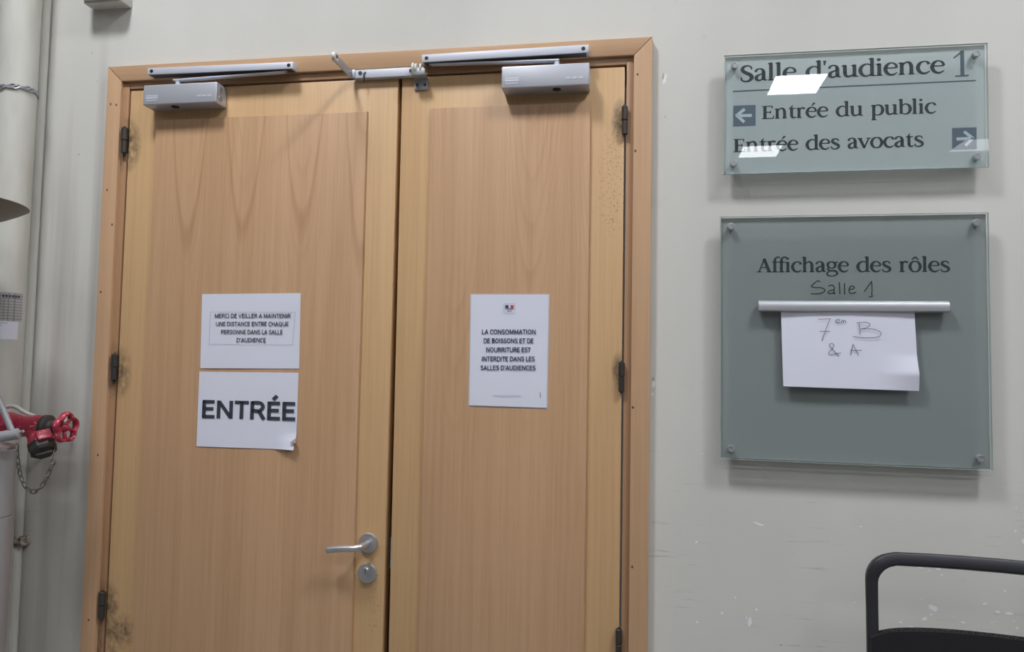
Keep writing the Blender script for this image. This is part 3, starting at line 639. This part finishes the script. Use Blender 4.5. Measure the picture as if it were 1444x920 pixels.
s = glass_sign("large lower square frosted glass sign holding a sheet under a rail", [(1015.6, 305.9), (1394, 299.6), (1400.4, 664.3), (1015.6, 647.4)], FILM_B,
               [(1031, 319.5), (1377.6, 314.2), (1383.2, 647), (1031, 633)])
serif_line("Affichage des rôles", 'lettering', (1067.5, 384.0), (1339, 383.4), 14.5, 20, TXT, SIGN_INK, s)
Z6 = lambda x, y: (1050+x/9.025, 350+y/9.025); Z7 = lambda x, y: (1200+x/9.025, 350+y/9.025)
hand([[Z6(960, 428), Z6(930, 418), Z6(880, 455), Z6(850, 487), Z6(900, 503), Z6(970, 505), Z6(1020, 530), Z6(1000, 565), Z6(930, 583), Z6(850, 583)],
      [Z6(1070, 485), Z6(1110, 472), Z6(1140, 500), Z6(1135, 580), Z6(1150, 575)], [Z6(1136, 530), Z6(1085, 545), Z6(1062, 568), Z6(1090, 582), Z6(1136, 565)],
      [Z6(1205, 440), Z6(1213, 583)], [Z6(1272, 452), Z6(1272, 588)], [Z6(1328, 528), Z6(1385, 520), Z6(1390, 490), Z6(1350, 490), Z6(1328, 540), Z6(1350, 578), Z6(1418, 565)],
      [Z7(172, 552), Z7(262, 425)], [Z7(262, 425), Z7(268, 510), Z7(265, 600)], [Z7(235, 624), Z7(282, 612)]], 'handwriting', GY0-.0004, 1.5, PEN, s)
ra = at(1070, 424.3, GY0-.016); rb = at(1339.4, 424.6, GY0-.016); rz = (at(1200, 424.3, GY0-.014).z+at(1200, 439.6, GY0-.014).z)/2
b = MB(); prof = [(0.0, -.0135), (-.012, -.0135), (-.0155, -.011), (-.017, -.002), (-.0155, .007), (-.011, .012), (-.004, .0135), (0, .0135)]
A_ = [b.bm.verts.new((ra.x, GY0-.0003+y, rz+z)) for y, z in prof]; B_ = [b.bm.verts.new((rb.x, GY0-.0003+y, rz+z)) for y, z in prof]
for i in range(len(prof)): j = (i+1) % len(prof); b.bm.faces.new((A_[i], B_[i], B_[j], A_[j]))
b.bm.faces.new(A_[::-1]); b.bm.faces.new(B_); bmesh.ops.recalc_face_normals(b.bm, faces=b.bm.faces[:])
b.build('clip_rail', mat('silver_clip_rail', (.42, .43, .455), .42, .3), s, 40)
fold4 = lambda u, v: .010*max(0, (u-.70)/.30)*max(0, 1-abs(v-.80)/.22)+.004*v
s = sheet('paper_sheet', [(1101.0, 434), (1289.2, 434), (1295, 551.6), (1104.2, 545)], GY0-.006, PAPER, 'white sheet with two lines of handwriting hanging from the glass sign rail', 'paper', bulge=.003, curl=fold4, N=30)
Z8 = lambda x, y: (1060+x/4.979, 415+y/4.979)
PEN_Y = GY0-.0125
hand([[Z8(468, 176), Z8(552, 173)], [Z8(552, 173), Z8(520, 250), Z8(494, 328)], [Z8(480, 262), Z8(548, 262)],
      [Z8(592, 190), Z8(615, 186), Z8(612, 176), Z8(595, 180), Z8(590, 196), Z8(605, 203), Z8(622, 197)], [Z8(630, 203), Z8(632, 183), Z8(642, 186), Z8(643, 202), Z8(648, 186), Z8(657, 187), Z8(662, 203)],
      [Z8(752, 202), Z8(758, 240), Z8(762, 285)], [Z8(738, 203), Z8(800, 198), Z8(830, 212), Z8(810, 235), Z8(765, 245)], [Z8(765, 245), Z8(850, 245), Z8(905, 268), Z8(900, 295), Z8(850, 307), Z8(770, 306), Z8(712, 298)],
      [Z8(612, 438), Z8(580, 400), Z8(546, 362), Z8(560, 347), Z8(578, 358), Z8(565, 385), Z8(542, 410), Z8(552, 424), Z8(585, 420), Z8(625, 412)],
      [Z8(695, 428), Z8(712, 352)], [Z8(712, 352), Z8(730, 390), Z8(750, 428)], [Z8(694, 396), Z8(772, 395)]], 'handwriting', PEN_Y, .75, PENCIL, s)

# ------------------------------------------------------------------ pipes at the left
PYC, PR = -.092, .051
e0 = at(55, 0, PYC); e1 = at(31, 540, PYC)
pxc = (e0.x+e1.x)/2-PR*1.24
t = empty('drain_pipe', (pxc, PYC, 0), 'thick vertical pipe painted wall colour at the left edge, stickers on it', 'pipe')
MB().cyl((pxc, PYC, 0), (pxc, PYC, CEIL), PR, 0, 48).build('pipe', pipe_m, t)
b = MB(); wz = at(30, 122, PYC-PR).z
for k in range(3):
    ph = k*2.1
    b.tube([(pxc+(PR+.003)*math.cos(a), PYC+(PR+.003)*math.sin(a), wz+.006*math.cos(a)+.005*math.sin(9*a+ph)+.002*k) for a in [2*PI*i/90 for i in range(90)]], .0022, 8, True)
b.build('wire_tie', ZINC, t)
STICK = mat('grid_sticker', (.42, .41, .40), .35); n = NT(STICK)
gx = n.M('FRACT', n.M('MULTIPLY', n.x, 140.)); gz = n.M('FRACT', n.M('MULTIPLY', n.z, 125.))
n.put(n.b.inputs['Base Color'], n.mix(n.M('MAXIMUM', n.M('GREATER_THAN', gx, .80), n.M('GREATER_THAN', gz, .72)), (.40, .39, .38), (.22, .22, .225)))
def wrap(name, y0, y1, m, lift, a0=-2.6, a1=-.25):
    z0, z1 = at(15, y1, PYC-PR).z, at(15, y0, PYC-PR).z; b = MB(); K = 24; R = PR+lift
    for i in range(K):
        A, B = a0+(a1-a0)*i/K, a0+(a1-a0)*(i+1)/K
        q = [(pxc+R*math.cos(a), PYC+R*math.sin(a), z) for a, z in ((A, z0), (B, z0), (B, z1), (A, z1))]; b.face(q)
    return b.build(name, m, t), z0, z1
st, z0, z1 = wrap('grid_sticker', 412, 452, STICK, .0006, -2.6, .12)
def on_pipe(a, z, R): return (pxc+R*math.cos(a), PYC+R*math.sin(a), z)
b = MB()
for k in range(6):
    A = -.95+k*.15; b.face([on_pipe(A, z1-.013, PR+.0012), on_pipe(A+.10, z1-.013, PR+.0012), on_pipe(A+.10, z1-.006, PR+.0012), on_pipe(A, z1-.006, PR+.0012)])
b.build('printed_code', INK, st, 0)
lb, z0, z1 = wrap('paper_label', 453, 478.5, PAPER, .0010, -2.6, -.10)
for j, (zf, a0, a1) in enumerate(((.88, -2.2, -.6), (.76, -1.9, -.9), (.28, -2.1, -1.0), (.14, -2.0, -1.1))):
    b = MB()
    for k in range(14):
        A = a0+(a1-a0)*k/14; B = A+(a1-a0)/22; z = z0+(z1-z0)*zf
        b.face([on_pipe(A, z, PR+.0016), on_pipe(B, z, PR+.0016), on_pipe(B, z+.0022, PR+.0016), on_pipe(A, z+.0022, PR+.0016)])
    b.build('small_print', GREY_INK, lb, 0)
b = MB()
for k in range(12):
    A = -2.0+.085*k; z = z0+(z1-z0)*.5; b.face([on_pipe(A, z, PR+.0016), on_pipe(A+.06, z, PR+.0016), on_pipe(A+.06, z+.007, PR+.0016), on_pipe(A, z+.007, PR+.0016)])
b.build('red_print', mat('dull_red_print', (.30, .10, .10), .6), lb, 0)
tA = at(50, 270, -.019); tB = at(14, 920, -.019); tx = (tA.x+tB.x)/2
t = empty('thin_pipe', (tx, -.019, 0), 'thinner wall-coloured pipe running just right of the thick pipe', 'pipe')
MB().cyl((tx, -.0185, 0), (tx, -.0185, CEIL), .016, 0, 28).build('pipe', pipe_m, t)
cz = at(22, 766, -.04).z
b = MB().lathe((tx, -.0185, cz-.014), (0, 0, 1), [(.0175, 0), (.0195, .003), (.0195, .025), (.0175, .028)], 28)
b.box((tx+.015, -.034, cz-.012), (tx+.031, -.001, cz+.012), .003); b.box((tx-.030, -.034, cz-.008), (tx-.015, -.010, cz+.012), .003)
b.lathe((tx-.006, -.044, cz-.006), (0, -1, 0), [(.008, 0), (.008, .004), (0, .006)], 10); b.lathe((tx+.018, -.034, cz+.004), (.3, -1, 0), [(.007, 0), (.007, .005), (0, .006)], 10)
RUST = mat('rusty_clamp', (.35, .29, .23), .7); n = NT(RUST); n.put(n.b.inputs['Base Color'], n.mix(n.ramp(n.noise((180, 180, 180), 3, .6), .42, .6), (.45, .40, .33), (.10, .07, .05)))
b.build('pipe_clamp', RUST, t)
# curved cream branch behind the valve
CY = -.155
t0 = at(4, 576, CY); t1 = at(20, 573.5, CY); t2 = at(38, 583, CY)
t = MB().tube(spline([(t0.x-.16, -.0005, t0.z-.13), (t0.x-.12, -.06, t0.z-.10), (t0.x-.05, CY, t0.z-.025), tuple(t0), tuple(t1), tuple(t2), (t2.x+.016, -.10, t2.z-.022), (t2.x+.022, -.03, t2.z-.030), (t2.x+.022, -.0005, t2.z-.031)], 8), .0055, 14).build('cable', NYLON)
tag(t, 'cream cable arching over the red fire valve into the wall', 'cable')

# ------------------------------------------------------------------ red fire valve
VY = -.187
vc = at(52, 602, VY); vz = vc.z
t = empty('fire_valve', vc, 'red fire hose valve with handwheel and black cap beside the thick pipe', 'valve')
def VX(px): return at(px, 600, VY).x
k_ = (at(60, 600, VY)-at(59, 600, VY)).length*1.0
b = MB().lathe((VX(-70), VY, vz), (1, 0, 0), [(.030, 0), (.030, VX(-20)-VX(-70)), (.033, VX(-19)-VX(-70)), (.033, VX(2)-VX(-70)), (.036, VX(6)-VX(-70)), (.036, VX(14)-VX(-70)), (.031, VX(22)-VX(-70)), (.028, VX(34)-VX(-70)), (.0275, VX(42)-VX(-70)), (.031, VX(50)-VX(-70)), (.0315, VX(63.5)-VX(-70)), (.020, VX(64)-VX(-70))], 44)
od = Vector((.68, -.33, -.74)).normalized(); oo = Vector((VX(49), VY, vz))
b.lathe(oo, od, [(.027, .0), (.0255, .036), (.029, .048), (.031, .055), (.031, .062)], 40)
b.tube([(VX(-69), VY, vz), (VX(-82), VY+.01, vz), (VX(-92), VY+.04, vz), (VX(-94), VY+.1, vz), (VX(-94), -.001, vz)], [.030]*5, 24)
sd = Vector((.80, -.25, .15)); side = od.cross(sd).normalized()
body = b.build('valve_body', RED, t, 40)
# lug on outlet
lu = oo+od*.062; upv = (Vector((0, -.3, 1))-od*Vector((0, -.3, 1)).dot(od)).normalized(); rt = od.cross(upv).normalized()
if rt.x < 0: rt = -rt
def oq(a, bb, c_): return oo+od*a+rt*bb+upv*c_
MB().hexa([oq(.044, -.010, .024), oq(.044, .024, .020), oq(.044, .024, .038), oq(.044, -.010, .038)], [oq(.074, -.010, .026), oq(.074, .024, .022), oq(.074, .024, .040), oq(.074, -.010, .040)], .003).build('cap_lug', RED, t)
b = MB().lathe((VX(65), VY, vz), (1, 0, 0), [(.029, -.004), (.0315, -.001), (.0315, .008), (.026, .012), (.018, .014), (.015, .020), (.0145, .026), (.010, .028)], 40)
b.cyl((VX(60), VY, vz), (VX(93)+.004, VY, vz), .006, 0, 14); b.build('bonnet', RUBBER, t)
hx = VX(93); WR = .0335
def rw(a): return WR*(.86+.24*abs(math.cos(2.5*a)))
b = MB().tube([(hx, VY+rw(a)*math.cos(a+.3), vz+rw(a)*math.sin(a+.3)) for a in [2*PI*i/150 for i in range(150)]], .0054, 12, True)
for v in b.bm.verts: v.co.x = hx+(v.co.x-hx)*1.7
for k in range(5):
    a = PI/5+2*PI*k/5; r = rw(a)-.001
    b.tube([(hx-.006, VY+.006*math.cos(a+.3), vz+.006*math.sin(a+.3)), (hx-.003, VY+.6*r*math.cos(a+.3), vz+.6*r*math.sin(a+.3)), (hx, VY+r*math.cos(a+.3), vz+r*math.sin(a+.3))], .0048, 10)
b.lathe((hx-.012, VY, vz), (1, 0, 0), [(.011, 0), (.011, .012), (.006, .018), (.004, .021)], 20); b.build('handwheel', RED, t)
b = MB().lathe(oo, od, [(.028, .058), (.0335, .062), (.0335, .066), (.0315, .068), (.0325, .084), (.027, .090), (.010, .091), (0, .091)], 8)
b.hexa([oq(.088, -.024, -.006), oq(.088, .024, -.006), oq(.088, .024, .006), oq(.088, -.024, .006)], [oq(.097, -.020, -.004), oq(.097, .020, -.004), oq(.097, .020, .004), oq(.097, -.020, .004)], .002)
b.build('outlet_cap', RUBBER, t, 25)
# chain
cy_ = VY-.05
cpts = [(23.5, 622), (24, 640), (26.5, 658), (30, 674), (36.5, 687), (46, 693.5), (56, 689), (64, 678), (70, 665), (75, 653)]
sp = spline(cpts, 20); P3 = [at(a, q, cy_) for a, q in sp]
def link(b, c, tdir, flat):
    tdir = tdir.normalized(); nn = tdir.cross(Vector((0, 1, 0))).normalized(); bb = tdir.cross(nn)
    u = nn if flat else bb
    b.tube([c+tdir*(.0112*math.cos(a))+u*(.0052*math.sin(a)) for a in [2*PI*i/16 for i in range(16)]], .0015, 6, True)
b = MB(); acc = 0; step = .0165; k = 0
for A, B in zip(P3, P3[1:]):
    l = (B-A).length; acc += l
    if acc >= step: acc -= step; link(b, B, B-A, k % 2 == 0); k += 1
rg = P3[-1]; b.tube([rg+Vector((.007*math.cos(a), 0, .007*math.sin(a)+.002)) for a in [2*PI*i/18 for i in range(18)]], .0015, 8, True)
b.tube([rg+Vector((0, 0, .008)), rg+Vector((-.002, 0, .014)), oo+od*.080+rt*.026], .0016, 8)
b.tube([P3[0]+Vector((0, 0, .004)), P3[0]+Vector((.006, -.002, .012)), Vector((VX(30), VY-.02, vz-.016))], .0016, 8)
b.build('chain', mat('dull_chain_metal', (.17, .165, .155), .4, .5), t)

# ------------------------------------------------------------------ grey post with handlebar at the left edge
QY = -.275; gx_ = at(20, 645, QY).x; r_ = .055; gcx = gx_-r_*1.22
zt_ = at(8, 639, QY-r_).z
t = empty('grey_post', (gcx, QY, 0), 'grey cylinder post with tube handle in front of the thick pipe', 'post')
sz = at(8, 738, QY-r_).z
MB().lathe((gcx, QY, 0), (0, 0, 1), [(r_, 0), (r_, sz-.001), (r_-.002, sz), (r_-.002, sz+.003), (r_, sz+.004), (r_, zt_-.002), (r_-.003, zt_)], 48).build('post_tube', GREYP, t)
b = MB().lathe((gcx, QY, zt_-.001), (0, 0, 1), [(r_-.004, 0), (r_-.004, .006), (r_-.002, .0065), (r_-.002, .010), (r_-.012, .013), (.028, .016), (.022, .032), (.020, .034)], 48); b.build('post_cap', STEEL, t)
g0 = at(28, 611.5, QY-.03); g1 = at(-30, 622, QY-.06)
b = MB().tube([tuple(g1), tuple(g1.lerp(g0, .5)), tuple(g0-(g0-g1)*.03), tuple(g0)], [.0135, .0135, .0135, .009], 20)
b.build('grip', GREYP, t)
d0 = at(-16, 530, QY-.045); d1_ = at(18, 611, QY-.036)
b = MB().tube([tuple(d0), tuple(d1_)], .0075, 16); b.tube([tuple(g1), (gcx, QY, zt_+.02)], .012, 16)
b.tube([(g0.x-.003, g0.y, g0.z+.001), (g0.x+.010, g0.y, g0.z+.006)], .0035, 10)
b.build('handle_tube', GREYP, t)

# ------------------------------------------------------------------ uplighter bowl at the left edge
BY = -.42; BR_ = .20
tip = at(38, 292.5, BY); bcx = tip.x-BR_*.985-.066
t = empty('uplighter_lamp', (bcx, BY, tip.z-.05), 'brown shallow lamp bowl jutting in from the left edge, pointed rim', 'lamp')
rz_ = tip.z+.021
MB().lathe((bcx, BY, rz_), (0, 0, 1), [(.03, -.052), (.07, -.049), (.11, -.041), (.15, -.027), (.18, -.012), (BR_, 0), (BR_-.002, .002), (.17, -.008), (.10, -.030), (0, -.040)], 72).build('lamp_bowl', BOWLM, t, 60)
ax_ = -2.02
MB().tube(spline([(bcx, BY, rz_-.046), (bcx-.04, BY+.02, rz_-.062), (ax_+.04, BY+.12, rz_-.065), (ax_, -.16, rz_-.065), (ax_, -.004, rz_-.065)], 8), .010, 14).build('lamp_arm', BOWLM, t)
MB().lathe((ax_, -.0005, rz_-.065), (0, -1, 0), [(.04, 0), (.04, .008), (.03, .014), (.011, .016)], 32).build('wall_plate', BOWLM, t)

# ------------------------------------------------------------------ box at the top left
bL, bR = at(113, 2, -.05), at(170, 3, -.05)
t = empty('emergency_light', ((bL.x+bR.x)/2, 0, bL.z), 'small pale wall box above the door corner, cut by the top edge', 'wall box')
bz = at(140, 1, -.055).z; xl_ = at(114, 2, -.055).x
MB().box((xl_, -.046, bz), (bR.x, -.0005, bz+.16), .004).build('housing', mat('pale_grey_plastic', (.56, .56, .52), .5), t)
MB().box((xl_+.006, -.062, bz+.004), (bR.x-.004, -.046, bz+.15), .006).build('cover', mat('milky_cover', (.62, .62, .58), .35), t)

# ------------------------------------------------------------------ chair at the right
CZ = 1.222
ry_ = atz(1360, 792, CZ).y; lx = at(1227.5, 850, ry_).x
CW = .475; ccx = lx+CW/2
t = empty('office_chair', (ccx, ry_-.25, 0), 'black high-backed chair with open top rail and mesh back against the wall', 'chair')
rad = .045; zl = .55
def bk(z): return ry_-.00-.02*math.sin((z-.5)/.75*PI)*0 - (CZ-z)*.10
half = []
for z in (zl, .7, .85, 1.0, 1.08, 1.13, CZ-rad): half.append((-CW/2, z))
for a in range(1, 8): half.append((-CW/2+rad*(1-math.cos(a*PI/16)), CZ-rad+rad*math.sin(a*PI/16)))
for x in (-CW/2+rad, -.13, -.07, 0): half.append((x, CZ+.004*(1-(abs(x)/(CW/2))**2)))
path = [(ccx+x, bk(z)-.018*(1-(x/(CW/2))**2)*-1-.018, z) for x, z in half] + [(ccx-x, bk(z)-.018*(1-(x/(CW/2))**2)*-1-.018, z) for x, z in half[-2::-1]]
def prof(i):
    k = 20; out = []; top = min(1, max(0, (path[i][2]-1.17)/.04))
    for j in range(k):
        a = 2*PI*j/k; c_, s_ = math.cos(a), math.sin(a); e = .36
        out.append((math.copysign(abs(c_)**e, c_)*(.0125+.0085*top), math.copysign(abs(s_)**e, s_)*(.0112+.0023*top)))
    return out
MB().sweep(path, prof, up=Vector((1, 0, 0))).build('back_frame', CHAIRM, t)
# mesh back
b = MB(); K = 26; J = 12; f_, r__ = [], []
zt0 = at(1310, 889.5, ry_-.04).z
for j in range(J+1):
    fr_, rr_ = [], []
    for i in range(K+1):
        u = i/K*2-1; x = ccx+u*(CW/2+.006)
        top = zt0-.012*abs(u)**3-.004*abs(u)**12
        z = .56+(top-.56)*j/J
        y = bk(z)-.018+.018*(1-u*u)+.010*(1-u*u)-.020*abs(u)**8
        fr_.append(b.bm.verts.new((x, y-.013, z))); rr_.append(b.bm.verts.new((x, y+.013, z)))
    f_.append(fr_); r__.append(rr_)
for j in range(J):
    for i in range(K):
        b.bm.faces.new((f_[j][i], f_[j][i+1], f_[j+1][i+1], f_[j+1][i])); b.bm.faces.new((r__[j][i+1], r__[j][i], r__[j+1][i], r__[j+1][i+1]))
for i in range(K): b.bm.faces.new((f_[J][i], f_[J][i+1], r__[J][i+1], r__[J][i])); b.bm.faces.new((f_[0][i+1], f_[0][i], r__[0][i], r__[0][i+1]))
for j in range(J): b.bm.faces.new((f_[j][0], f_[j+1][0], r__[j+1][0], r__[j][0])); b.bm.faces.new((f_[j+1][K], f_[j][K], r__[j][K], r__[j+1][K]))
for i in range(150):       # frayed weave along the top edge
    u = -1+2*(i+random.random()*.6)/150; x = ccx+u*(CW/2+.004); top = zt0-.012*abs(u)**3-.004*abs(u)**12
    y = bk(top)-.018+.028*(1-u*u)-.020*abs(u)**8-.008+random.uniform(-.003, .012); hgt = random.uniform(.001, .0032)
    b.tube([(x, y, top-.002), (x+random.uniform(-.0015, .0015), y, top+hgt)], .0009, 5)
b.build('mesh_back', FABRIC, t, 50)
sy = ry_-.085
b = MB().box((ccx-.235, sy-.46, .45), (ccx+.235, sy, .52), .03, 4); b.build('seat', FABRIC, t)
b = MB().tube([(ccx-.12, sy-.02, .46), (ccx-.12, sy+.0, .50), (ccx-.12, bk(.60)-.018, .60)], .012, 10); b.tube([(ccx+.12, sy-.02, .46), (ccx+.12, sy+.0, .50), (ccx+.12, bk(.60)-.018, .60)], .012, 10)
b.tube([(ccx-CW/2, bk(zl)-.018, zl+.005), (ccx, bk(zl)-.004, zl+.005), (ccx+CW/2, bk(zl)-.018, zl+.005)], .011, 12); b.build('back_bracket', CHAIRM, t)
b = MB().lathe((ccx, sy-.23, .09), (0, 0, 1), [(.028, 0), (.028, .2), (.018, .2), (.018, .35), (.07, .35), (.07, .362)], 28); b.build('gas_column', CHAIRM, t)
b = MB()
for k in range(5):
    a = 2*PI*k/5+.3; ex, ey = ccx+.24*math.cos(a), sy-.23+.24*math.sin(a)
    b.tube([(ccx, sy-.23, .115), (ccx+.12*math.cos(a), sy-.23+.12*math.sin(a), .10), (ex, ey, .075)], [.022, .019, .014], 12); b.cyl((ex, ey, .05), (ex, ey, .08), .008, 0, 10)
b.build('star_base', CHAIRM, t)
for k in range(5):
    a = 2*PI*k/5+.3; ex, ey = ccx+.24*math.cos(a), sy-.23+.24*math.sin(a)
    b = MB().cyl((ex-.014*math.sin(a), ey+.014*math.cos(a), .0272), (ex+.014*math.sin(a), ey-.014*math.cos(a), .0272), .027, .004, 24); b.cyl((ex, ey, .027), (ex, ey, .06), .007, 0, 10)
    b.build('caster', BLACK, t)

TURN = Matrix.Rotation(math.radians(-10), 3, 'Z'); piv = Vector((lx, ry_, 0))
t.location = piv + TURN @ (t.location-piv); t.rotation_euler.z = math.radians(-10)

# ------------------------------------------------------------------ ceiling lights
FRM = mat('white_light_frame', (.75, .75, .75), .5)
ORD = ('first', 'second', 'third', 'fourth'); CN = ('left', 'middle', 'right')
for r, yy in enumerate(LIGHT_ROWS):
    for c_, xx in enumerate(LIGHT_COLS):
        t = empty('ceiling_light', (xx, yy, CEIL), f'square white ceiling light, {CN[c_]} column, {ORD[r]} row out from the door wall', 'ceiling light', 'square lights in the hall ceiling')
        b = MB(); hx_, hy_ = .285, .310
        for (x0, y0, x1, y1) in ((-hx_-.02, -hy_-.02, hx_+.02, -hy_), (-hx_-.02, hy_, hx_+.02, hy_+.02), (-hx_-.02, -hy_, -hx_, hy_), (hx_, -hy_, hx_+.02, hy_)):
            b.box((xx+x0, yy+y0, CEIL-.014), (xx+x1, yy+y1, CEIL-.0005))
        b.build('light_frame', FRM, t, 0)
        em = bpy.data.materials.new('lit_diffuser'); em.use_nodes = True; tt = em.node_tree; tt.nodes.clear()
        e_ = tt.nodes.new('ShaderNodeEmission'); e_.inputs[0].default_value = (*LCOL, 1); e_.inputs[1].default_value = LIGHT*LIGHT_POWER.get((c_, r), 1.)
        oo_ = tt.nodes.new('ShaderNodeOutputMaterial'); tt.links.new(e_.outputs[0], oo_.inputs[0])
        MB().box((xx-hx_, yy-hy_, CEIL-.010), (xx+hx_, yy+hy_, CEIL-.001)).build('diffuser', em, t, 0)
